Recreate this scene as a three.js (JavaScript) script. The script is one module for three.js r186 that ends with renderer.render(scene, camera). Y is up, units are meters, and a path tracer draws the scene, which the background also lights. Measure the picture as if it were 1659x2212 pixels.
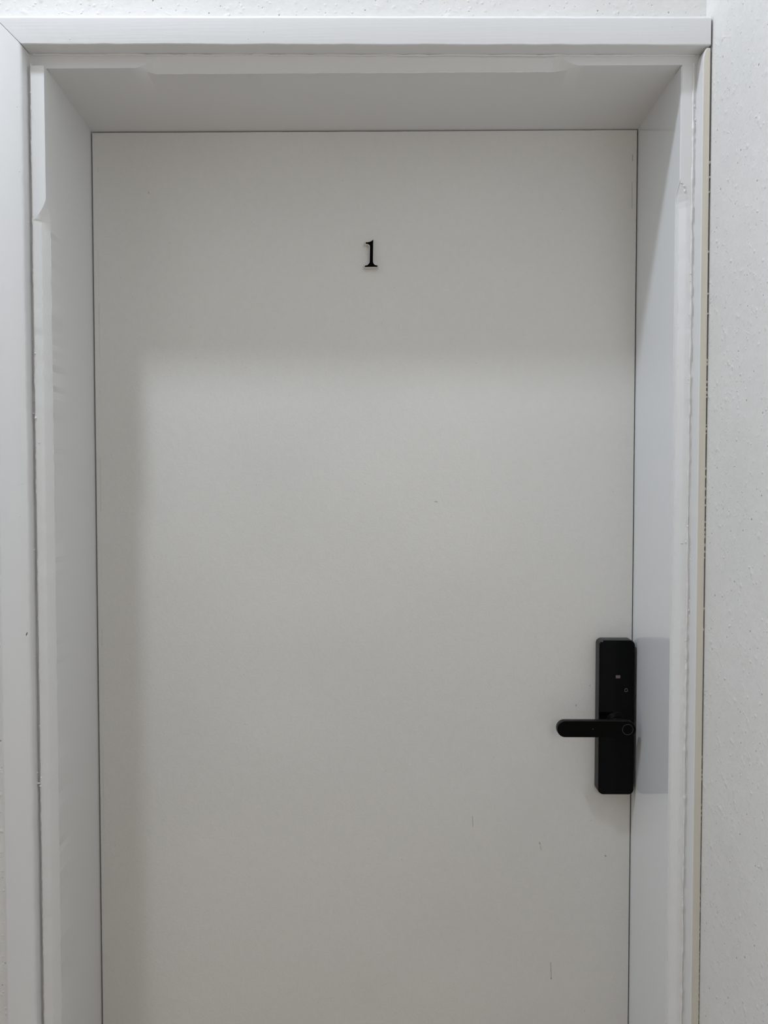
import * as THREE from 'three';
import { RoundedBoxGeometry } from 'three/addons/geometries/RoundedBoxGeometry.js';
import { mergeGeometries, toCreasedNormals } from 'three/addons/utils/BufferGeometryUtils.js';

// ---------------------------------------------------------------- camera, lamps, exposure
const scene = new THREE.Scene();
scene.background = new THREE.Color(0x000000);
const F = 1600, PITCH = -1.8 * Math.PI / 180, YAW = 0.555 * Math.PI / 180;   // focal length in pixels of the 1659 x 2212 frame
const camera = new THREE.PerspectiveCamera(2 * Math.atan(1106 / F) * 180 / Math.PI, 1659 / 2212, 0.02, 30);
const EYE = new THREE.Vector3(0, 1.40, 1.07);
camera.position.copy(EYE);
camera.rotation.set(PITCH, YAW, 0, 'YXZ');
camera.updateMatrixWorld(true);
scene.add(camera);

const renderer = new THREE.WebGLRenderer({ antialias: true });
renderer.toneMapping = THREE.LinearToneMapping;
renderer.toneMappingExposure = 0.0690;
renderer.shadowMap.enabled = true;

const LAMP_COLOR = [0.89, 0.975, 1.085], LAMP_POWER = 76;        // globe lamp by the door
const LAMP_POS = [-0.750, 3.250, 0.574];
const LAMP2_COLOR = [1.0, 0.94, 0.86], LAMP2_POWER = 11;       // globe lamp further down the hall
const LAMP2_POS = [0.335, 1.62, 1.70];

// ---------------------------------------------------------------- helpers
let seed = 7;
const rnd = () => { seed = (seed * 1664525 + 1013904223) >>> 0; return seed / 4294967296; };
const clamp = (v, a, b) => Math.min(b, Math.max(a, v));
const smooth = (t) => { t = clamp(t, 0, 1); return t * t * (3 - 2 * t); };
const lin = (r, g, b) => new THREE.Color().setRGB(r, g, b);
function pick(px, py, z) {                        // a pixel's point on the plane z = const (the wall, casing or door plane it lies on)
  const d = new THREE.Vector3((px - 829.5) / F, (1106 - py) / F, -1).applyQuaternion(camera.quaternion);
  return EYE.clone().addScaledVector(d, (z - EYE.z) / d.z);
}
function noise1(x, s = 0) {                       // smooth 1D value noise, -1..1
  const h = (n) => { const v = Math.sin(n * 127.1 + s * 311.7) * 43758.5453; return (v - Math.floor(v)) * 2 - 1; };
  const i = Math.floor(x), f = x - i; return h(i) + (h(i + 1) - h(i)) * f * f * (3 - 2 * f);
}
const used = {};
function numbered(n) { if (!(n in used)) { used[n] = 0; return n; } used[n]++; return n + '_' + String(used[n]).padStart(3, '0'); }
function metreUV(g) {                             // uv in metres from position, by dominant normal axis
  g.computeVertexNormals && !g.attributes.normal && g.computeVertexNormals();
  const p = g.attributes.position, n = g.attributes.normal, uv = new Float32Array(p.count * 2);
  for (let i = 0; i < p.count; i++) {
    const ax = Math.abs(n.getX(i)), ay = Math.abs(n.getY(i)), az = Math.abs(n.getZ(i));
    const x = p.getX(i), y = p.getY(i), z = p.getZ(i);
    if (ax >= ay && ax >= az) { uv[2 * i] = z; uv[2 * i + 1] = y; }
    else if (ay >= az) { uv[2 * i] = x; uv[2 * i + 1] = z; }
    else { uv[2 * i] = x; uv[2 * i + 1] = y; }
  }
  g.setAttribute('uv', new THREE.BufferAttribute(uv, 2));
  return g;
}
function mesh(name, g, m, parent) {
  const o = new THREE.Mesh(g, m); o.name = parent ? name : numbered(name); o.castShadow = o.receiveShadow = true;
  (parent || scene).add(o); return o;
}
function group(name, pos = [0, 0, 0]) { const o = new THREE.Group(); o.name = numbered(name); o.position.set(...pos); scene.add(o); return o; }
function tag(o, label, category, kind) { o.userData.label = label; o.userData.category = category; if (kind) o.userData.kind = kind; return o; }
function box(x0, x1, y0, y1, z0, z1) {
  const g = new THREE.BoxGeometry(x1 - x0, y1 - y0, z1 - z0); g.translate((x0 + x1) / 2, (y0 + y1) / 2, (z0 + z1) / 2); return metreUV(g);
}
function gridGeo(rows, closed, caps, crease = 0.6) {   // rows of equal length points -> surface
  const n = rows[0].length, pos = [], idx = [];
  for (const r of rows) for (const p of r) pos.push(p[0], p[1], p[2]);
  const m = closed ? n : n - 1;
  for (let i = 0; i < rows.length - 1; i++) for (let j = 0; j < m; j++) {
    const a = i * n + j, b = i * n + (j + 1) % n, c = a + n, d = b + n; idx.push(a, b, d, a, d, c);
  }
  if (caps) for (const [i, flip] of [[0, true], [rows.length - 1, false]]) {
    const c = [0, 0, 0]; for (const p of rows[i]) for (let k = 0; k < 3; k++) c[k] += p[k] / n;
    const ci = pos.length / 3; pos.push(...c);
    for (let j = 0; j < n; j++) { const a = i * n + j, b = i * n + (j + 1) % n; flip ? idx.push(ci, b, a) : idx.push(ci, a, b); }
  }
  let g = new THREE.BufferGeometry(); g.setAttribute('position', new THREE.Float32BufferAttribute(pos, 3)); g.setIndex(idx);
  g = toCreasedNormals(g, crease);
  return metreUV(g);
}
function lumpyTube(pts, r, amp, seedN, sides = 7, freq = 140) {   // an uneven bead of paint along a polyline
  const rows = [];
  for (let i = 0; i < pts.length; i++) {
    const a = pts[Math.max(0, i - 1)], b = pts[Math.min(pts.length - 1, i + 1)];
    const t = new THREE.Vector3(b[0] - a[0], b[1] - a[1], b[2] - a[2]).normalize();
    const u = new THREE.Vector3(0, 0, 1), v = new THREE.Vector3().crossVectors(t, u).normalize();
    const s = pts[i][0] + pts[i][1];
    const k = r * (1 + amp * (0.6 * noise1(s * freq, seedN) + 0.4 * noise1(s * freq * 3.1, seedN + 9)));
    const row = [];
    for (let j = 0; j < sides; j++) { const A = j / sides * 2 * Math.PI, c = Math.cos(A) * k, d = Math.sin(A) * k;
      row.push([pts[i][0] + v.x * c + u.x * d, pts[i][1] + v.y * c + u.y * d, pts[i][2] + v.z * c + u.z * d]); }
    rows.push(row);
  }
  return gridGeo(rows, true, true, 1.2);
}
function blob(x, y, z, rx, ry, rz) { const g = new THREE.IcosahedronGeometry(1, 2); 
  const p = g.attributes.position;
  for (let i = 0; i < p.count; i++) { const k = 1 + 0.18 * noise1(p.getX(i) * 2.3 + p.getY(i) * 3.1 + p.getZ(i) * 1.7 + x * 900 + y * 700, 3); p.setXYZ(i, p.getX(i) * rx * k + x, p.getY(i) * ry * k + y, p.getZ(i) * rz * k + z); }
  g.computeVertexNormals(); return metreUV(g); }

// ---------------------------------------------------------------- textures (paint, plaster, wood)
function lattice(n, s) { const a = new Float32Array(n * n); let q = s * 7919 + 17; for (let i = 0; i < a.length; i++) { q = (q * 1664525 + 1013904223) >>> 0; a[i] = q / 4294967296; } return a; }
function tileNoise(size, nx, ny, s) {             // tileable value noise, nx x ny cells over size x size pixels
  const out = new Float32Array(size * size), L = lattice(256, s);
  for (let y = 0; y < size; y++) {
    const fy = y / size * ny, iy = Math.floor(fy), ty = smooth(fy - iy), y0 = iy % ny, y1 = (iy + 1) % ny;
    for (let x = 0; x < size; x++) {
      const fx = x / size * nx, ix = Math.floor(fx), tx = smooth(fx - ix), x0 = ix % nx, x1 = (ix + 1) % nx;
      const a = L[(y0 & 255) * 256 + (x0 & 255)], b = L[(y0 & 255) * 256 + (x1 & 255)], c = L[(y1 & 255) * 256 + (x0 & 255)], d = L[(y1 & 255) * 256 + (x1 & 255)];
      out[y * size + x] = (a + (b - a) * tx) + ((c + (d - c) * tx) - (a + (b - a) * tx)) * ty;
    }
  }
  return out;
}
function dataTex(w, h, fn, srgb) {
  const d = new Uint8Array(w * h * 4);
  for (let y = 0; y < h; y++) for (let x = 0; x < w; x++) { const c = fn(x, y), o = (y * w + x) * 4; d[o] = c[0]; d[o + 1] = c[1]; d[o + 2] = c[2]; d[o + 3] = 255; }
  const t = new THREE.DataTexture(d, w, h, THREE.RGBAFormat); t.wrapS = t.wrapT = THREE.RepeatWrapping;
  t.magFilter = THREE.LinearFilter; t.minFilter = THREE.LinearMipmapLinearFilter; t.generateMipmaps = true;
  if (srgb) t.colorSpace = THREE.SRGBColorSpace; t.needsUpdate = true; return t;
}
const grey = (v) => { v = clamp(v * 255, 0, 255); return [v, v, v]; };
// brushed gloss paint: strokes along v (vertical members); a rotated copy for the horizontal ones
const strokes = (() => { const s = 512, a = tileNoise(s, 160, 5, 3), b = tileNoise(s, 70, 3, 5), c = tileNoise(s, 9, 6, 8), e = tileNoise(s, 200, 120, 12);
  return Float32Array.from(a, (v, i) => 0.34 * v + 0.26 * b[i] + 0.28 * c[i] + 0.12 * e[i]); })();
const strokeV = dataTex(512, 512, (x, y) => grey(strokes[y * 512 + x])); strokeV.repeat.set(1 / 0.25, 1 / 0.25);
const strokeH = dataTex(512, 512, (x, y) => grey(strokes[x * 512 + y])); strokeH.repeat.set(1 / 0.25, 1 / 0.25);
// rolled paint stipple of the door leaf
const stip = (() => { const s = 512, a = tileNoise(s, 190, 190, 21), b = tileNoise(s, 90, 90, 23), c = tileNoise(s, 12, 12, 25); return Float32Array.from(a, (v, i) => 0.5 * v + 0.35 * b[i] + 0.15 * c[i]); })();
const stipple = dataTex(512, 512, (x, y) => grey(stip[y * 512 + x])); stipple.repeat.set(1 / 0.3, 1 / 0.3);
// hand trowelled plaster: lumps, drags and pits
const PL = 1024, plH = (() => {
  const a = tileNoise(PL, 7, 7, 31), b = tileNoise(PL, 23, 23, 33), c = tileNoise(PL, 90, 90, 35), d = tileNoise(PL, 250, 250, 37);
  const h = Float32Array.from(a, (v, i) => 0.38 + 0.20 * (v - 0.5) + 0.08 * (b[i] - 0.5) + 0.045 * (c[i] - 0.5) + 0.03 * (d[i] - 0.5));
  const stamp = (cx, cy, rx, ry, ang, amp, sharp) => { const R = Math.ceil(Math.max(rx, ry) * 2); const ca = Math.cos(ang), sa = Math.sin(ang);
    for (let y = -R; y <= R; y++) for (let x = -R; x <= R; x++) { const u = (x * ca + y * sa) / rx, v = (-x * sa + y * ca) / ry, q = u * u + v * v; if (q > 4) continue;
      const i = ((cy + y + PL * 4) % PL) * PL + ((cx + x + PL * 4) % PL); h[i] += amp * Math.exp(-q * sharp); } };
  for (let i = 0; i < 1500; i++) { const r = 1.5 + rnd() * rnd() * 7; const patch = a[Math.floor(rnd() * PL * PL)]; stamp(Math.floor(rnd() * PL), Math.floor(rnd() * PL), r, r * (0.5 + rnd()), rnd() * 3, (0.05 + 0.12 * rnd()) * (0.5 + patch), 1.4); }
  for (let i = 0; i < 160; i++) stamp(Math.floor(rnd() * PL), Math.floor(rnd() * PL), 4 + rnd() * 8, 1.2 + rnd() * 1.5, -0.9 + rnd() * 0.6, 0.03 + 0.05 * rnd(), 1.2);
  return h; })();
const pits = []; for (let i = 0; i < 330; i++) pits.push([rnd() * PL, rnd() * PL, 0.7 + rnd() * rnd() * 2.4, 0.6 + rnd() * 0.5]);
const pitMap = new Float32Array(PL * PL);
for (const [cx, cy, r, k] of pits) for (let y = -8; y <= 8; y++) for (let x = -8; x <= 8; x++) { const q = (x * x * 1.8 + y * y) / (r * r); if (q > 4) continue; const i = ((Math.floor(cy) + y + PL) % PL) * PL + (Math.floor(cx) + x + PL) % PL; pitMap[i] = Math.max(pitMap[i], k * Math.exp(-q * 1.3)); }
const plasterBump = dataTex(PL, PL, (x, y) => grey(plH[y * PL + x] - 0.3 * pitMap[y * PL + x])); plasterBump.repeat.set(1 / 0.55, 1 / 0.55);
const plTone = tileNoise(PL, 5, 5, 41), plTone2 = tileNoise(PL, 60, 60, 43);
const plasterColor = dataTex(PL, PL, (x, y) => { const i = y * PL + x, t = 0.965 + 0.03 * plTone[i] + 0.012 * plTone2[i], dk = 1 - 0.8 * Math.max(0, pitMap[i] - 0.3); return [233 * t * dk, 231.5 * t * dk, 229 * t * dk]; }, true);
plasterColor.repeat.set(1 / 0.55, 1 / 0.55);
// floor boards
const fw = tileNoise(512, 60, 3, 51), fw2 = tileNoise(512, 12, 2, 53);
const boardTex = dataTex(512, 512, (x, y) => { const k = 0.75 + 0.3 * fw[y * 512 + x] + 0.25 * fw2[y * 512 + x]; return [198 * k, 182 * k, 163 * k]; }, true); boardTex.repeat.set(1 / 0.6, 1 / 0.6);

// ---------------------------------------------------------------- materials
const M = {};
M.trimV = new THREE.MeshPhysicalMaterial({ color: lin(0.79, 0.79, 0.79), roughness: 0.38, bumpMap: strokeV, bumpScale: 0.00013 });
M.trimH = new THREE.MeshPhysicalMaterial({ color: lin(0.79, 0.79, 0.79), roughness: 0.38, bumpMap: strokeH, bumpScale: 0.00013 });
M.lining = new THREE.MeshPhysicalMaterial({ color: lin(0.80, 0.815, 0.83), roughness: 0.12, ior: 1.6, clearcoat: 1, clearcoatRoughness: 0.06, bumpMap: strokeV, bumpScale: 0.000025 });
M.liningSatin = new THREE.MeshPhysicalMaterial({ color: lin(0.775, 0.775, 0.77), roughness: 0.42, bumpMap: strokeV, bumpScale: 0.00004 });
M.liningH = new THREE.MeshPhysicalMaterial({ color: lin(0.775, 0.775, 0.77), roughness: 0.3, bumpMap: strokeH, bumpScale: 0.00008 });
M.bead = new THREE.MeshPhysicalMaterial({ color: lin(0.79, 0.785, 0.77), roughness: 0.32 });
M.beige = new THREE.MeshPhysicalMaterial({ color: lin(0.70, 0.66, 0.57), roughness: 0.55, bumpMap: strokeV, bumpScale: 0.0004 });
M.rawWood = new THREE.MeshStandardMaterial({ color: lin(0.16, 0.085, 0.05), roughness: 0.9 });
M.plaster = new THREE.MeshStandardMaterial({ color: 0xffffff, map: plasterColor, roughness: 0.75, bumpMap: plasterBump, bumpScale: 0.0045 });
M.ceiling = new THREE.MeshStandardMaterial({ color: lin(0.78, 0.775, 0.76), roughness: 0.9, bumpMap: plasterBump, bumpScale: 0.002 });
M.floor = new THREE.MeshStandardMaterial({ color: 0xffffff, map: boardTex, roughness: 0.5 });
M.lockFrame = new THREE.MeshPhysicalMaterial({ color: lin(0.018, 0.017, 0.017), roughness: 0.42, specularIntensity: 0.6 });
M.lockGlass = new THREE.MeshPhysicalMaterial({ color: lin(0.002, 0.002, 0.0024), roughness: 0.09, specularIntensity: 0.18 });
M.lever = new THREE.MeshPhysicalMaterial({ color: lin(0.002, 0.0018, 0.0016), roughness: 0.3, specularIntensity: 0.1 });
M.leverEdge = new THREE.MeshPhysicalMaterial({ color: lin(0.008, 0.008, 0.008), roughness: 0.4, specularIntensity: 0.3 });
M.mark = new THREE.MeshStandardMaterial({ color: lin(0.13, 0.125, 0.115), roughness: 0.6 });
M.ring = new THREE.MeshStandardMaterial({ color: lin(0.035, 0.035, 0.035), roughness: 0.5 });
M.sensor = new THREE.MeshStandardMaterial({ color: lin(0.11, 0.085, 0.085), roughness: 0.4 });
M.chrome = new THREE.MeshPhysicalMaterial({ color: lin(0.78, 0.76, 0.73), roughness: 0.16, metalness: 1 });
M.numberBlack = new THREE.MeshPhysicalMaterial({ color: lin(0.002, 0.002, 0.002), roughness: 0.25, specularIntensity: 0.1 });

// ---------------------------------------------------------------- key positions (metres; wall and post fronts on z = 0)
const ZD = -0.166, ZC = 0.024;                 // door face, casing face
const XL = -0.4960, XLF = -0.4908, ZLP = 0.009, XRF = 0.4112, XRB = 0.4056; // left reveal, right reveal at front and at the door
const HF = 1.9985, HB = 1.989;                 // head soffit at front and at the door
const CL = -0.515, CT = 2.0157, CW = 0.042;    // left casing inner edge, head casing lower edge, casing width
const TILT = (x) => 0.0030 - 0.0069 * (x - CL);          // the head casing hangs slightly out of level
const WR = 0.4440, TOP = 3.35, WLX = -1.45, ZREAR = 6.5;

// ---------------------------------------------------------------- room shell
const structure = (o, label, cat) => tag(o, label, cat, 'structure');
const FL = box(WLX - 0.15, WR + 0.15, -0.12, 0, -0.5, ZREAR + 0.15);
structure(mesh('floor', FL, M.floor), 'brown wooden floor of the hall in front of the door', 'floor');
structure(mesh('ceiling', box(WLX - 0.15, WR + 0.15, TOP, TOP + 0.12, -0.5, ZREAR + 0.15), M.ceiling), 'white ceiling of the hall above the door', 'ceiling');
structure(mesh('wall_left', box(WLX - 0.15, WLX, 0, TOP, 0, ZREAR + 0.15), M.plaster), 'white plaster side wall across the hall from the door lock', 'wall');
structure(mesh('wall_right', box(WR, WR + 0.15, 0, TOP, 0, ZREAR + 0.15), M.plaster), 'rough white plaster side wall with pits, butting against the narrow casing strip', 'wall');
structure(mesh('wall_rear', box(WLX, WR, 0, TOP, ZREAR, ZREAR + 0.15), M.plaster), 'white plaster wall at the end of the hall facing the door', 'wall');
{ // the wall that holds the doorway
  const s = new THREE.Shape(); s.moveTo(WLX - 0.15, 0); s.lineTo(-0.5465, 0); s.lineTo(-0.5465, 2.05); s.lineTo(0.4422, 2.05); s.lineTo(0.4422, 0); s.lineTo(WR + 0.15, 0); s.lineTo(WR + 0.15, TOP); s.lineTo(WLX - 0.15, TOP);
  const g = new THREE.ExtrudeGeometry(s, { depth: 0.30, bevelEnabled: false }); g.translate(0, 0, -0.30);
  structure(mesh('wall_front', metreUV(g), M.plaster), 'rough white plaster wall around and above the doorway', 'wall');
}

// ---------------------------------------------------------------- door frame with stopped chamfers, door leaf
const door = structure(group('door_1'), 'plain grey-white flush door deep in a white painted frame with stopped chamfers', 'door');
const CF = 0.0175, CB = 0.014;                 // chamfer: width on the front face, depth along the reveal
const KP = 9;
function profile(cf, cb, W, D, splay, wob, edge = 0, rough = null, round = 0.62) {   // closed outline, a: towards the opening, b: into the wall; edge: width of a face standing proud of its groove
  const pts = edge ? [[-W, 0.006], [-edge - 0.0006, 0.006], [-edge - 0.0002, 0.0006], [Math.min(-edge + 0.0006, -cf - 0.0002), 0], [-cf - 1e-4, 0]] : [[-W, 0], [-cf - 0.0012, 0], [-cf - 1e-4, 0]];
  for (let k = 0; k <= KP; k++) { const t = k / KP, A = t * Math.PI / 2;
    const fa = -cf * (1 - t), fb = cb * t, ca = -cf + cf * Math.sin(A), cbb = cb - cb * Math.cos(A);
    pts.push([fa + (ca - fa) * round + wob * 0.5, Math.max(0, fb + (cbb - fb) * round + wob + (rough ? rough(k) : 0))]); }
  pts.push([splay * (cb + 0.0012) / D, cb + 0.0012], [splay * 0.3, D * 0.3], [splay * 0.65, D * 0.65], [splay, D], [-W, D]);
  return pts;
}
function samples(a, b, zones, step) { const out = []; let t = a; while (t < b) { out.push(t); const fine = zones.some(([p, q]) => t >= p - 0.006 && t <= q + 0.006); t += fine ? 0.0012 : step; } out.push(b); return out; }
const D_ALL = -ZD + 0.05;
function post(side, yTop, yStop, len) {        // upright: chamfer below yStop, running out over len
  const rows = [];
  const W = side < 0 ? 0.0555 : 0.0300;
  for (const y of samples(0, yTop, [[yStop - len, yStop]], 0.0022)) {
    const t = clamp((yStop - y) / len, 0, 1);
    const f = CF * Math.pow(t, 1.5) * (t >= 1 ? 1 : 0.93), g = CB * (1 - Math.pow(1 - t, 2.2));
    const wob = t >= 1 ? 0.0005 * noise1(y * 60, side + 4) + 0.0003 * noise1(y * 210, side + 6) : 0;
    const rough = t >= 1 ? (k) => 0.00035 * noise1(y * 130 + k * 0.9, side + 31) * Math.max(0, noise1(y * 9, side + 41) + 0.5) + 0.0002 * noise1(y * 320 + k * 3.3, side + 35) : null;
    const pr = profile(f, g, W, D_ALL + (side < 0 ? ZLP : 0), side < 0 ? (XL - XLF) * (D_ALL + ZLP) / (0.166 + ZLP) : (XRF - XRB) * D_ALL / 0.166, wob, side < 0 ? 0.0198 : 0, rough);
    rows.push(side < 0 ? pr.map(([a, b]) => [XLF + a, y, ZLP - b]) : pr.map(([a, b]) => [XRF - a, y, -b]).reverse());
  }
  return gridGeo(rows, true, true, 0.45);
}
const yStopL = pick(97, 428, ZLP).y, yStopR = pick(1467, 392, 0).y;
const postL = mesh('frame_post', post(-1, 1.9976, yStopL, 0.030), M.liningSatin, door);
postL.userData.label = 'white frame post with a stopped chamfer, on the hinge side';
const postR = mesh('frame_post', post(1, 1.9984, yStopR, 0.030), M.liningSatin, door);
postR.userData.label = 'white frame post with a stopped chamfer, on the lock side';
{ // glossy board lining the reveal beside the lock
  const sx = (z) => XRF - 0.0012 + (XRB - 0.0002 - XRF) * (-z / 0.166), z1 = ZD - 0.0010, rows = [];
  const front = (y) => -0.0008 - (CB + 0.0004) * (1 - Math.pow(1 - clamp((yStopR - y) / 0.030, 0, 1), 2.2));
  for (const y of samples(0.002, 1.9968, [[yStopR - 0.03, yStopR]], 0.05)) { const z0 = front(y);
    rows.push([[XRF + 0.0006, y, z0], [sx(z0) + 0.0003, y, z0], [sx(z0), y, z0 - 0.0004], [sx(z1), y, z1], [sx(z1) + 0.0024, y, z1]]); }
  mesh('lining_board', gridGeo(rows, true, true, 0.5), M.lining, door).userData.label = 'glossy bluish white board lining the reveal beside the lock';
}
{ // head with a chamfer stopped at both ends
  const x0 = pick(293, 144, 0).x, x1 = pick(1250, 144, 0).x, len = 0.034, rows = [];
  const slope = (HF - HB) / 0.166;
  for (const x of samples(-0.546, 0.4415, [[x0, x0 + len], [x1 - len, x1]], 0.006)) {
    const t = clamp(Math.min((x - x0), (x1 - x)) / len, 0, 1);
    const f = CF * 0.92 * Math.pow(t, 1.3), g = CB * (1 - Math.pow(1 - t, 2));
    const wob = t >= 1 ? 0.0004 * noise1(x * 70, 12) + 0.0003 * noise1(x * 190, 14) : 0;
    const pr = profile(f, g, 0.0495, D_ALL, 0, wob, 0, null, 0.12);
    rows.push(pr.map(([a, b]) => [x, HF - a - slope * b, -b]).reverse());
  }
  const h = mesh('frame_head', gridGeo(rows.map(r => r.slice().reverse()), true, true, 0.45), M.liningH, door);
  h.userData.label = 'white frame head with a long stopped chamfer';
}
// paint ridges along the chamfer rims and uneven beads of filler where casing and posts meet
const stuffPart = (name, geos, m, parent, label) => { const o = mesh(name, mergeGeometries(geos.map(g => g.index ? g.toNonIndexed() : g)), m, parent); o.userData.kind = 'stuff'; if (label) o.userData.label = label; return o; };
const line = (a, b, n, f) => Array.from({ length: n + 1 }, (_, i) => { const t = i / n; return f(a + (b - a) * t); });
{
  const ridges = [
    lumpyTube(line(0.4, yStopL - 0.032, 520, y => [XLF - 0.0006 + 0.0003 * noise1(y * 90, 2), y, ZLP - CB + 0.0004]), 0.0008, 0.55, 1),
    lumpyTube(line(0.4, yStopR - 0.03, 520, y => [XRF + 0.0001, y, -CB + 0.0003]), 0.0006, 0.5, 5),
    lumpyTube(line(pick(330, 158, -CB).x, pick(1200, 158, -CB).x, 420, x => [x, HF - 0.0006 + 0.0003 * noise1(x * 80, 4), -CB]), 0.0011, 0.5, 8),
  ];
  stuffPart('paint_ridge', ridges, M.bead, door, 'raised ridges of thick paint along the chamfer edges');
  const beads = [
    lumpyTube(line(0.4, 2.0, 700, y => [-0.5104 + 0.0005 * noise1(y * 50, 21), y, ZLP - 0.0012]), 0.0010, 0.75, 11),
    lumpyTube(line(0.4, 2.0, 700, y => [0.4272 + 0.0005 * noise1(y * 45, 22), y, 0.0002]), 0.0013, 0.8, 13),
    lumpyTube(line(-0.51, 0.43, 420, x => [x, CT - 0.001 + TILT(x) + 0.0006 * noise1(x * 60, 24), 0.0004]), 0.0014, 0.6, 15),
  ];
  // drips and crumbs of paint seen along the posts
  const L = [[72, 487, 2.6, 1.4], [68, 377, 1.8, 1.2], [86, 905, 2.2, 2.4], [82, 895, 1.4, 1.2], [93, 957, 1.5, 0.8], [81, 1409, 2.2, 1.8], [86, 1413, 1.6, 1.3], [77, 1422, 1.8, 1.1], [82, 1396, 1.2, 2.4], [84, 1392, 1.4, 0.9], [73, 1255, 1.0, 2.0], [95, 1562, 1.0, 1.2], [86, 1664, 1.2, 1.2], [90, 1661, 1.2, 1.0], [90, 1788, 1.3, 1.0], [92, 1684, 3.4, 1.6], [96, 1690, 2.6, 1.2], [80, 738, 1.6, 0.6], [82, 869, 1.8, 0.6], [83, 1186, 1.8, 1.4], [113, 1892, 1.5, 1.2]];
  const R = [[1475, 405, 2.6, 2.0], [1470, 398, 2.0, 1.4], [1477, 415, 1.6, 3.0], [1475, 1173, 4.5, 1.4], [1481, 1170, 2.5, 2.8], [1472, 1176, 2.0, 1.0], [1478, 1198, 1.4, 3.2], [1490, 1198, 1.6, 4.2], [1489, 1208, 2.2, 2.4], [1489, 1182, 1.2, 1.8], [1489, 1254, 1.6, 3.0], [1488, 1297, 2.0, 3.2], [1485, 1318, 1.6, 3.0], [1487, 1330, 1.4, 4.0], [1486, 820, 2.0, 1.6], [1486, 828, 1.8, 1.5], [1486, 852, 1.6, 1.6], [1488, 680, 1.4, 2.0], [1496, 1752, 1.6, 1.2], [1497, 233, 1.2, 2.6], [1499, 262, 1.6, 3.0], [1502, 269, 2.0, 2.0]];
  for (const [px, py, rx, ry] of [...L, ...R]) { const p = pick(px, py, -0.004), a = px < 800 ? XLF - p.x : p.x - XRF, below = p.y < (px < 800 ? yStopL : yStopR) - 0.02; const zs = (px < 800 ? ZLP : 0) + (below ? -CB * clamp(1 - a / CF, 0, 1) * 0.72 : 0); beads.push(blob(p.x, p.y, zs, rx * 0.0008, ry * 0.0008, 0.0015)); }
  for (let i = 0; i < 120; i++) { const left = i % 2, y = 0.45 + rnd() * 1.53, k = 0.3 + rnd() * rnd() * 1.0; beads.push(blob(left ? -0.5104 + 0.0012 * rnd() : 0.4270 + 0.002 * (rnd() - 0.5), y, left ? ZLP - 0.0006 : 0.0002, 0.0011 * k, 0.0016 * k, 0.0014 * k)); }
  stuffPart('paint_bead', beads, M.bead, door, 'lumpy beads and drips of white paint filling the joints');
}
// leaf, with its surface marks
const GL = 0.0022, GR = 0.0012, GT = 0.0020, LX0 = XL + GL, LX1 = XRB - 0.0014 - GR, LY1 = HB - GT;
const leafTex = (() => {
  const W = 1024, H = 2048, a = tileNoise(1024, 6, 9, 61), b = tileNoise(1024, 150, 150, 63), m = new Float32Array(W * H);
  const toUV = (px, py) => { const p = pick(px, py, ZD); return [(p.x - LX0) / (LX1 - LX0) * W, p.y / LY1 * H]; };
  const scratch = (x0, y0, x1, y1, k, w = 0.8) => { k *= 0.75; const [ax, ay] = toUV(x0, y0), [bx, by] = toUV(x1, y1); const n = Math.ceil(Math.hypot(bx - ax, by - ay)) * 2 + 1;
    for (let i = 0; i <= n; i++) { const x = ax + (bx - ax) * i / n, y = ay + (by - ay) * i / n; for (let v = -2; v <= 2; v++) for (let u = -2; u <= 2; u++) { const X = Math.round(x) + u, Y = Math.round(y) + v; if (X < 0 || Y < 0 || X >= W || Y >= H) continue; const q = ((X - x) ** 2 + (Y - y) ** 2) / (w * w); const q2 = k * Math.exp(-q); if (q2 > m[Y * W + X]) m[Y * W + X] = q2; } } };
  scratch(1189, 2080, 1190, 2113, 0.35, 0.7); scratch(1190, 2113, 1190, 2115, 0.6, 0.8); scratch(1020, 1764, 1021, 1786, 0.28, 0.7); scratch(1165, 1821, 1166, 1824, 0.4, 1.0); scratch(1167, 1828, 1168, 1836, 0.2, 0.9);
  scratch(1307, 1849, 1308, 1850, 0.6, 1.0); scratch(1276, 1773, 1276, 1773, 0.4, 0.7); scratch(1244, 1524, 1244, 1525, 0.4, 1.1); scratch(1274, 1481, 1274, 1482, 0.25, 1.0); scratch(939, 1084, 944, 1085, 0.35, 0.8); scratch(320, 416, 321, 418, 0.4, 0.7);
  scratch(1366, 336, 1366, 348, 0.35, 0.7); scratch(1365, 395, 1365, 450, 0.2, 0.7);
  for (const [y0, y1, k] of [[360, 372, 0.2], [540, 640, 0.16], [655, 700, 0.3], [700, 772, 0.22], [845, 850, 0.3], [990, 1105, 0.25], [1180, 1260, 0.12], [1360, 1395, 0.25], [1610, 1720, 0.2], [1700, 1790, 0.12]]) { const q = (y) => 210 + (y - 283) * 0.0088; scratch(q(y0), y0, q(y1), y1, k * 0.45, 0.6); }
  for (let i = 0; i < 130; i++) { const x = rnd() * W, y = rnd() * H; const X = Math.floor(x), Y = Math.floor(y); m[Y * W + X] = Math.max(m[Y * W + X], 0.1 + 0.2 * rnd()); }
  const t = dataTex(W, H, (x, y) => { const i = (y % 1024) * 1024 + x, k = (0.985 + 0.02 * a[i] + 0.01 * b[i]) * (1 - m[y * W + x]); return [221 * k, 219.5 * k, 215 * k]; }, true);
  t.wrapS = t.wrapT = THREE.ClampToEdgeWrapping; return t;
})();
leafTex.repeat.set(1 / (LX1 - LX0), 1 / LY1); leafTex.offset.set(-LX0 / (LX1 - LX0), 0);
M.leaf = new THREE.MeshPhysicalMaterial({ color: 0xffffff, map: leafTex, roughness: 0.42, bumpMap: stipple, bumpScale: 0.00022 });
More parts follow.
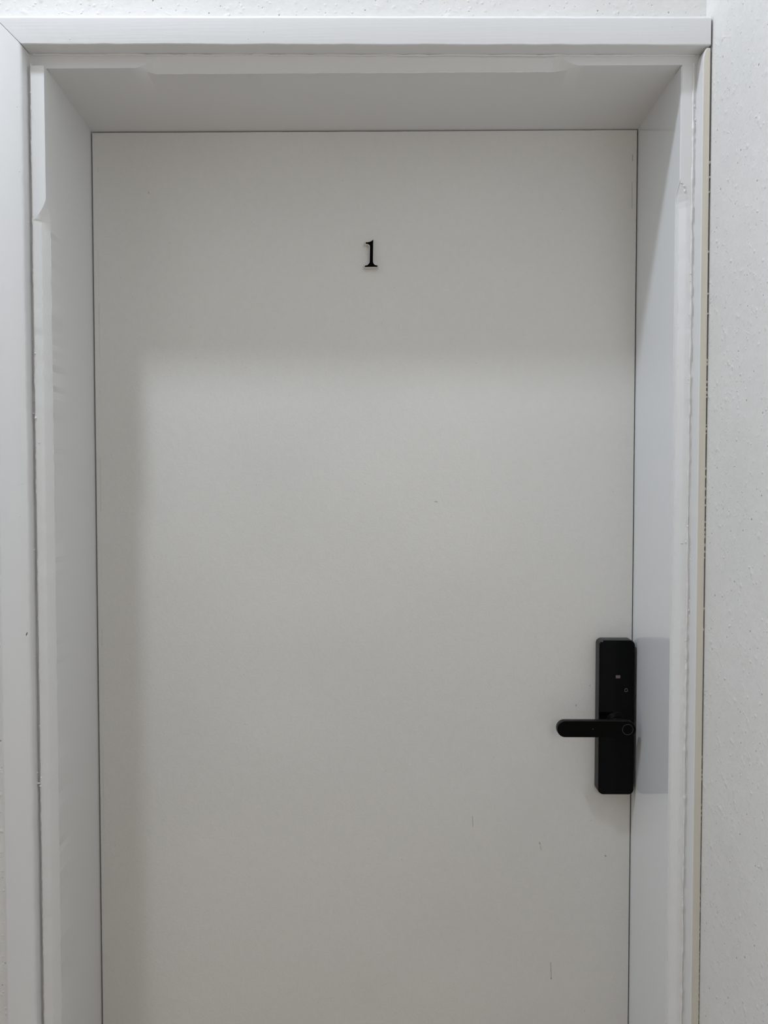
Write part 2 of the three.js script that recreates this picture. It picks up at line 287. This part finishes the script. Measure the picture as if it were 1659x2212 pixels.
{
  const s = new THREE.Shape(), n = 200;
  s.moveTo(LX0, 0.006); s.lineTo(LX1, 0.006);
  for (let i = 0; i <= n; i++) { const x = LX1 + (LX0 - LX1) * i / n; s.lineTo(x, LY1 + 0.0006 * smooth((x + 0.05) / 0.35) + 0.00015 * noise1(x * 40, 33)); }
  const g = new THREE.ExtrudeGeometry(s, { depth: 0.038, bevelEnabled: true, bevelThickness: 0.001, bevelSize: 0.0008, bevelOffset: -0.0008, bevelSegments: 2 });
  g.translate(0, 0, ZD - 0.040 + 0.001);
  mesh('door_leaf', metreUV(g), M.leaf, door).userData.label = 'flush door leaf, satin grey-white paint with faint scratches';
  // stop strips closing the gap behind the leaf
  const st = mergeGeometries([box(XL - 0.01, XL + 0.014, 0, 2.0, ZD - 0.062, ZD - 0.041), box(XRB - 0.014, XRB + 0.012, 0, 2.0, ZD - 0.062, ZD - 0.041), box(XL, XRB, HB - 0.014, HB + 0.012, ZD - 0.062, ZD - 0.041)]);
  mesh('door_stop', st, M.liningSatin, door);
  mesh('back_board', box(XL - 0.04, XRB + 0.03, 0, 2.04, ZD - 0.075, ZD - 0.064), M.liningSatin, door);
}

// ---------------------------------------------------------------- casing (trim)
function casing(inner, outer, mitreStart, mitreEnd, a, b, place, sd, r = 0.0014) {   // inner..outer across, a..b along; mitre: end shifts outwards with the width
  const W = Math.abs(outer - inner), rows = [], n = Math.round(Math.abs(b - a) / 0.006);
  const prof = [[0, 0], ...[0, 0.2, 0.4, 0.6, 0.8, 1].map(t => [r * (1 - Math.cos(t * Math.PI / 2)), ZC - r + r * Math.sin(t * Math.PI / 2)]), [W - 0.0062, ZC], [W - 0.0052, ZC - 0.0004], [W - 0.0004, ZC - 0.0052], [W, ZC - 0.0064], [W, 0]];
  for (let i = 0; i <= n; i++) { const t = i / n; const row = [];
    for (const [w, z] of prof) { const s = (a - mitreStart * w) + ((b + mitreEnd * w) - (a - mitreStart * w)) * t;
      const wob = (z > 0.01 && w < 0.003 ? 0.0004 : 0.0002) * (noise1(s * 35, sd) + 0.5 * noise1(s * 110, sd + 2));
      row.push(place(w + wob, s, z)); }
    rows.push(row); }
  return rows;
}
{
  const rows = casing(0, CW, 1, 0, CL, 0.4408, (w, s, z) => [s, CT + w + TILT(s), z], 71);
  structure(mesh('trim_1', gridGeo(rows.map(r => r.slice().reverse()), true, true, 0.35), M.trimH), 'white painted head casing running across the top of the doorway', 'door casing');
  const rl = casing(0, CW + 0.0035, 0, 1, 0, CT + TILT(CL) - 0.0005, (w, s, z) => [CL - w, s, z], 75, 0.004);
  structure(mesh('trim_2', gridGeo(rl.map(r => r.slice().reverse()), true, true, 0.4), M.trimV), 'wide white upright casing mitred to the head casing, on the hinge side', 'door casing');
}
{
  const onHead = [[151, 84], [536, 84], [569, 68], [1405, 88], [1451, 58], [1330, 30]], onSide = [[49, 188], [37, 230], [42, 370], [44, 1116], [53, 1600], [47, 1045]];
  const tr = (n) => scene.getObjectByName(n);
  const speck = (list) => list.map(([px, py]) => { const p = pick(px, py, ZC); return blob(p.x, p.y, ZC, 0.0007, 0.0007, 0.0005); });
  stuffPart('paint_speck', speck(onHead), M.trimH, tr('trim_1'));
  stuffPart('paint_speck', speck(onSide), M.trimV, tr('trim_2'));
  const c = pick(58.5, 1369, ZC - 0.0008), g = blob(0, 0, 0, 0.0008, 0.0029, 0.0005); g.rotateZ(-0.35); g.translate(c.x, c.y, ZC - 0.0001);
  mesh('paint_chip', g, M.rawWood, tr('trim_2')).userData.label = 'small dark chip in the paint';
}
const strip = structure(group('trim_3', [0, 0, 0]), 'narrow casing strip with a beige face squeezed between the frame and the side wall', 'door casing');
{
  const x0 = 0.4312, x1 = 0.4409, xb = 0.4434, zf = 0.0225, yT = CT + TILT(0.435) - 0.0030;   // the strip widens towards the floor
  const s = new THREE.Shape(); s.moveTo(x0, 0); s.lineTo(xb, 0); s.lineTo(x1, yT); s.lineTo(x0 + 0.0055, yT); s.quadraticCurveTo(x0 + 0.001, yT - 0.002, x0, yT - 0.016);
  const g = new THREE.ExtrudeGeometry(s, { depth: zf - 0.0012, bevelEnabled: true, bevelThickness: 0.0008, bevelSize: 0.0008, bevelOffset: -0.0008, bevelSegments: 2 }); g.translate(0, 0, 0.0004);
  mesh('strip_body', metreUV(g), M.trimV, strip).userData.label = 'white painted inner edge of the strip';
  const q = new THREE.Shape(); q.moveTo(x0 + 0.0008, 0); q.lineTo(xb, 0); q.lineTo(x1, yT - 0.001); q.lineTo(x0 + 0.0062, yT - 0.001); q.quadraticCurveTo(x0 + 0.0022, yT - 0.003, x0 + 0.0008, yT - 0.017);
  const f = new THREE.ExtrudeGeometry(q, { depth: 0.0004, bevelEnabled: true, bevelThickness: 0.0003, bevelSize: 0.0002, bevelOffset: -0.0002, bevelSegments: 1 }); f.translate(0, 0, zf - 0.0002);
  mesh('strip_face', metreUV(f), M.beige, strip).userData.label = 'yellowed beige front face';
  const e = new THREE.Shape(); e.moveTo(xb, 0); e.lineTo(WR - 0.0001, 0); e.lineTo(WR - 0.0001, yT - 0.002); e.lineTo(x1, yT - 0.002);
  const eg = new THREE.ExtrudeGeometry(e, { depth: 0.0145, bevelEnabled: false }); eg.translate(0, 0, 0.0004);
  mesh('joint_filler', metreUV(eg), M.rawWood, strip).userData.label = 'brown old filler deep in the open joint';
  // crumbs of filler bridging the open joint to the side wall
  const ys = [350, 382, 414, 543, 634, 677, 778, 786, 825, 836, 848, 857, 918, 926, 936, 1012, 1030, 1056, 1075, 1092, 1128, 1140, 1150, 1160, 1178, 1192, 1205, 1316, 1360, 1636, 1664, 1674, 1684, 1740, 1752, 1762, 1776, 1866, 1934, 1947, 1963, 1969, 2004, 2015, 2027, 2058, 2068, 2078, 2084, 2092, 2105, 2112, 2120, 2132, 2145, 2160, 2175, 2190, 2205];
  const crumbs = ys.map((py, i) => { const p = pick(1524 - (py - 1050) * 0.0165, py, zf); const k = 0.8 + rnd() * 0.9; const xe = xb + (x1 - xb) * p.y / yT, gap = WR - xe; return blob((xe + WR) / 2, p.y, zf - 0.003, gap * 0.62, 0.0017 * k, 0.0028); });
  stuffPart('filler_crumbs', crumbs, M.beige, strip, 'crumbs of filler bridging the open joint');
}

// ---------------------------------------------------------------- door number
{
  const num = tag(group('door_number', [-0.033, 1.7645, ZD]), 'black numeral 1 with a raised chrome rim, on the upper part of the door', 'door number');
  const k = 0.0435 / (1190 - 388), X = (x) => (x - 865) * k, Y = (y) => (1190 - y) * k;
  const s = new THREE.Shape();
  s.moveTo(X(930), Y(388)); s.lineTo(X(926), Y(520)); s.lineTo(X(920), Y(1030)); s.bezierCurveTo(X(922), Y(1110), X(970), Y(1155), X(1055), Y(1160)); s.lineTo(X(1055), Y(1190)); s.lineTo(X(675), Y(1190)); s.lineTo(X(675), Y(1162));
  s.bezierCurveTo(X(770), Y(1155), X(820), Y(1110), X(823), Y(1030)); s.lineTo(X(831), Y(600)); s.bezierCurveTo(X(830), Y(530), X(790), Y(500), X(705), Y(497)); s.lineTo(X(705), Y(470)); s.bezierCurveTo(X(800), Y(472), X(870), Y(440), X(930), Y(388));
  const rim = new THREE.ExtrudeGeometry(s, { depth: 0.0025, bevelEnabled: true, bevelThickness: 0.0028, bevelSize: 0.0019, bevelSegments: 4, curveSegments: 20 }); rim.translate(0, 0, 0.0028);
  mesh('chrome_rim', metreUV(rim), M.chrome, num).userData.label = 'polished chrome rim';
  const face = new THREE.ExtrudeGeometry(s, { depth: 0.0003, bevelEnabled: true, bevelThickness: 0.0002, bevelSize: 0.0003, bevelSegments: 1, curveSegments: 20 }); face.translate(0, 0, 0.0081);
  mesh('black_face', metreUV(face), M.numberBlack, num).userData.label = 'black enamel face of the numeral';
}

// ---------------------------------------------------------------- smart lock
{
  const lx0 = 0.3422, lx1 = 0.4008, ly0 = 0.8945, ly1 = 1.1513, cx = (lx0 + lx1) / 2;
  const lock = tag(group('smart_lock', [cx, ly0, ZD]), 'black electronic door lock with a lever handle on a tall glossy plate', 'door lock');
  const w = lx1 - lx0, h = ly1 - ly0;
  const rr = (x0, x1, y0, y1, r) => { const s = new THREE.Shape(); s.moveTo(x0 + r, y0); s.lineTo(x1 - r, y0); s.absarc(x1 - r, y0 + r, r, -Math.PI / 2, 0); s.lineTo(x1, y1 - r); s.absarc(x1 - r, y1 - r, r, 0, Math.PI / 2); s.lineTo(x0 + r, y1); s.absarc(x0 + r, y1 - r, r, Math.PI / 2, Math.PI); s.lineTo(x0, y0 + r); s.absarc(x0 + r, y0 + r, r, Math.PI, Math.PI * 1.5); return s; };
  const ext = (s, d, bt, bs, z, seg = 3) => { const g = new THREE.ExtrudeGeometry(s, { depth: d - 2 * bt, bevelEnabled: true, bevelThickness: bt, bevelSize: bs, bevelOffset: -bs, bevelSegments: seg, curveSegments: 10 }); g.translate(0, 0, z + bt); return metreUV(g); };
  mesh('lock_body', ext(rr(-w / 2, w / 2, 0, h, 0.0085), 0.0205, 0.0008, 0.0008, 0.0005), M.lockFrame, lock).userData.label = 'dark grey metal lock housing';
  const plate = mesh('front_plate', ext(rr(-w / 2 + 0.0003, w / 2 - 0.0003, 0.0003, h - 0.0003, 0.0085), 0.004, 0.0012, 0.0012, 0.0195), M.lockGlass, lock);
  plate.userData.label = 'glossy black front plate';
  const zf = 0.0235;
  // card window and bell mark on the plate
  { const p = pick(1335, 1462, ZD + zf); const g = new RoundedBoxGeometry(0.0076, 0.0050, 0.0006, 3, 0.0008); g.scale(1, 1, 0.5); g.translate(p.x - cx, p.y - ly0, zf); mesh('indicator_window', g, M.sensor, plate).userData.label = 'small grey rectangular indicator window'; }
  { const p = pick(1352.6, 1491, ZD + zf), c = new THREE.Shape(), k = 0.00075; const bx = p.x - cx, by = p.y - ly0;
    const bell = (o) => { const pts = []; for (let i = 0; i <= 20; i++) { const A = Math.PI * i / 20; pts.push([Math.cos(A) * (3.0 + o), 0.6 + Math.sin(A) * (3.2 + o)]); } pts.push([-3.0 - o, -1.4], [-3.7 - o, -2.6 - o], [3.7 + o, -2.6 - o], [3.0 + o, -1.4]); return pts; };
    bell(0.35).forEach(([x, y], i) => i ? c.lineTo(bx + x * k, by + y * k) : c.moveTo(bx + x * k, by + y * k)); c.closePath();
    const hole = new THREE.Path(); bell(-0.4).forEach(([x, y], i) => i ? hole.lineTo(bx + x * k, by + y * k) : hole.moveTo(bx + x * k, by + y * k)); hole.closePath(); c.holes.push(hole);
    const cl = new THREE.Shape(); cl.moveTo(bx - 1.5 * k, by - 2.8 * k); cl.lineTo(bx, by - 4.1 * k); cl.lineTo(bx + 1.5 * k, by - 2.8 * k); cl.closePath();
    const g = mergeGeometries([new THREE.ExtrudeGeometry(c, { depth: 0.0001, bevelEnabled: false }), new THREE.ExtrudeGeometry(cl, { depth: 0.0001, bevelEnabled: false })]); g.translate(0, 0, zf);
    mesh('bell_symbol', g, M.mark, plate).userData.label = 'thin outlined bell symbol'; }
  // lever on its round neck
  const ze = 0.050, th = 0.0115, c0 = pick(1356, 1576, ZD + ze), x0 = pick(1204, 1576, ZD + ze).x - cx, xr = c0.x - cx, ly = c0.y - ly0, r = 0.0136;
  const neck = new THREE.LatheGeometry([[0.0001, 0], [0.0205, 0], [0.0205, 0.0012], [0.0192, 0.0026], [0.0150, 0.0032], [0.0142, 0.0045], [0.0138, 0.0148], [0.0001, 0.0150]].map(([a, b]) => new THREE.Vector2(a, b)), 40); neck.rotateX(Math.PI / 2); neck.translate(xr - 0.010, ly, zf);
  mesh('lever_neck', neck, M.lever, lock).userData.label = 'round black neck between plate and lever';
  const ls = rr(x0, xr + r, ly - r, ly + r, r * 0.985);
  const lever = mesh('lever', ext(ls, th - 0.0015, 0.0012, 0.0012, ze - th), M.leverEdge, lock); lever.userData.label = 'black lever handle with rounded end';
  mesh('lever_face', ext(rr(x0 + 0.0006, xr + r - 0.0006, ly - r + 0.0006, ly + r - 0.0006, r * 0.94), 0.0022, 0.0007, 0.0009, ze - 0.0022), M.lever, lever).userData.label = 'flat black lever face';
  const ring = new THREE.TorusGeometry(0.00845, 0.00036, 8, 56); ring.scale(1, 1, 0.6); ring.translate(xr, ly, ze + 0.0001);
  mesh('fingerprint_ring', ring, M.ring, lever).userData.label = 'thin grey ring around the fingerprint reader';
  const dp = pick(1281, 1575, ZD + ze); const dot = new THREE.SphereGeometry(0.0007, 10, 8); dot.scale(1, 1, 0.4); dot.translate(dp.x - cx, dp.y - ly0, ze);
  mesh('keyhole_dot', dot, M.mark, lever).userData.label = 'tiny pale dot on the lever';
}

// ---------------------------------------------------------------- globe lamps of the hall
function lamp(pos, color, power, radius, stem, label) {   // opal globe on a stem; stem: the geometry that joins it to ceiling or wall
  const o = tag(group(stem.name, pos), label, 'lamp');
  mesh('lamp_holder', stem.geometry, M.trimV, o);
  const glow = new THREE.MeshStandardMaterial({ color: 0xffffff, roughness: 0.4, emissive: lin(...color), emissiveIntensity: 12 });
  mesh('globe', new THREE.SphereGeometry(radius, 28, 20), glow, o);
  const l = new THREE.PointLight(lin(...color), power, 0, 2); l.castShadow = true; l.shadow.mapSize.set(2048, 2048); l.shadow.bias = -0.0005; l.shadow.radius = radius / 0.0207; o.add(l); l.name = 'bulb_light';
}
const turned = (pts) => new THREE.LatheGeometry(pts.map(([a, b]) => new THREE.Vector2(a, b)), 32);
{
  const up = TOP - LAMP_POS[1];
  lamp(LAMP_POS, LAMP_COLOR, LAMP_POWER, 0.062, { name: 'ceiling_lamp', geometry: turned([[0.0001, up], [0.06, up], [0.06, up - 0.012], [0.05, up - 0.024], [0.022, up - 0.030], [0.020, 0.056], [0.0001, 0.054]]) }, 'cool white globe lamp on the ceiling just in front of the door');
  const back = WR - LAMP2_POS[0];
  lamp(LAMP2_POS, LAMP2_COLOR, LAMP2_POWER, 0.055, { name: 'wall_lamp', geometry: turned([[0.0001, back], [0.05, back], [0.05, back - 0.010], [0.04, back - 0.020], [0.016, back - 0.026], [0.014, 0.050], [0.0001, 0.048]]).rotateZ(-Math.PI / 2) }, 'warm white globe lamp on the pitted side wall of the hall');
}

renderer.render(scene, camera);
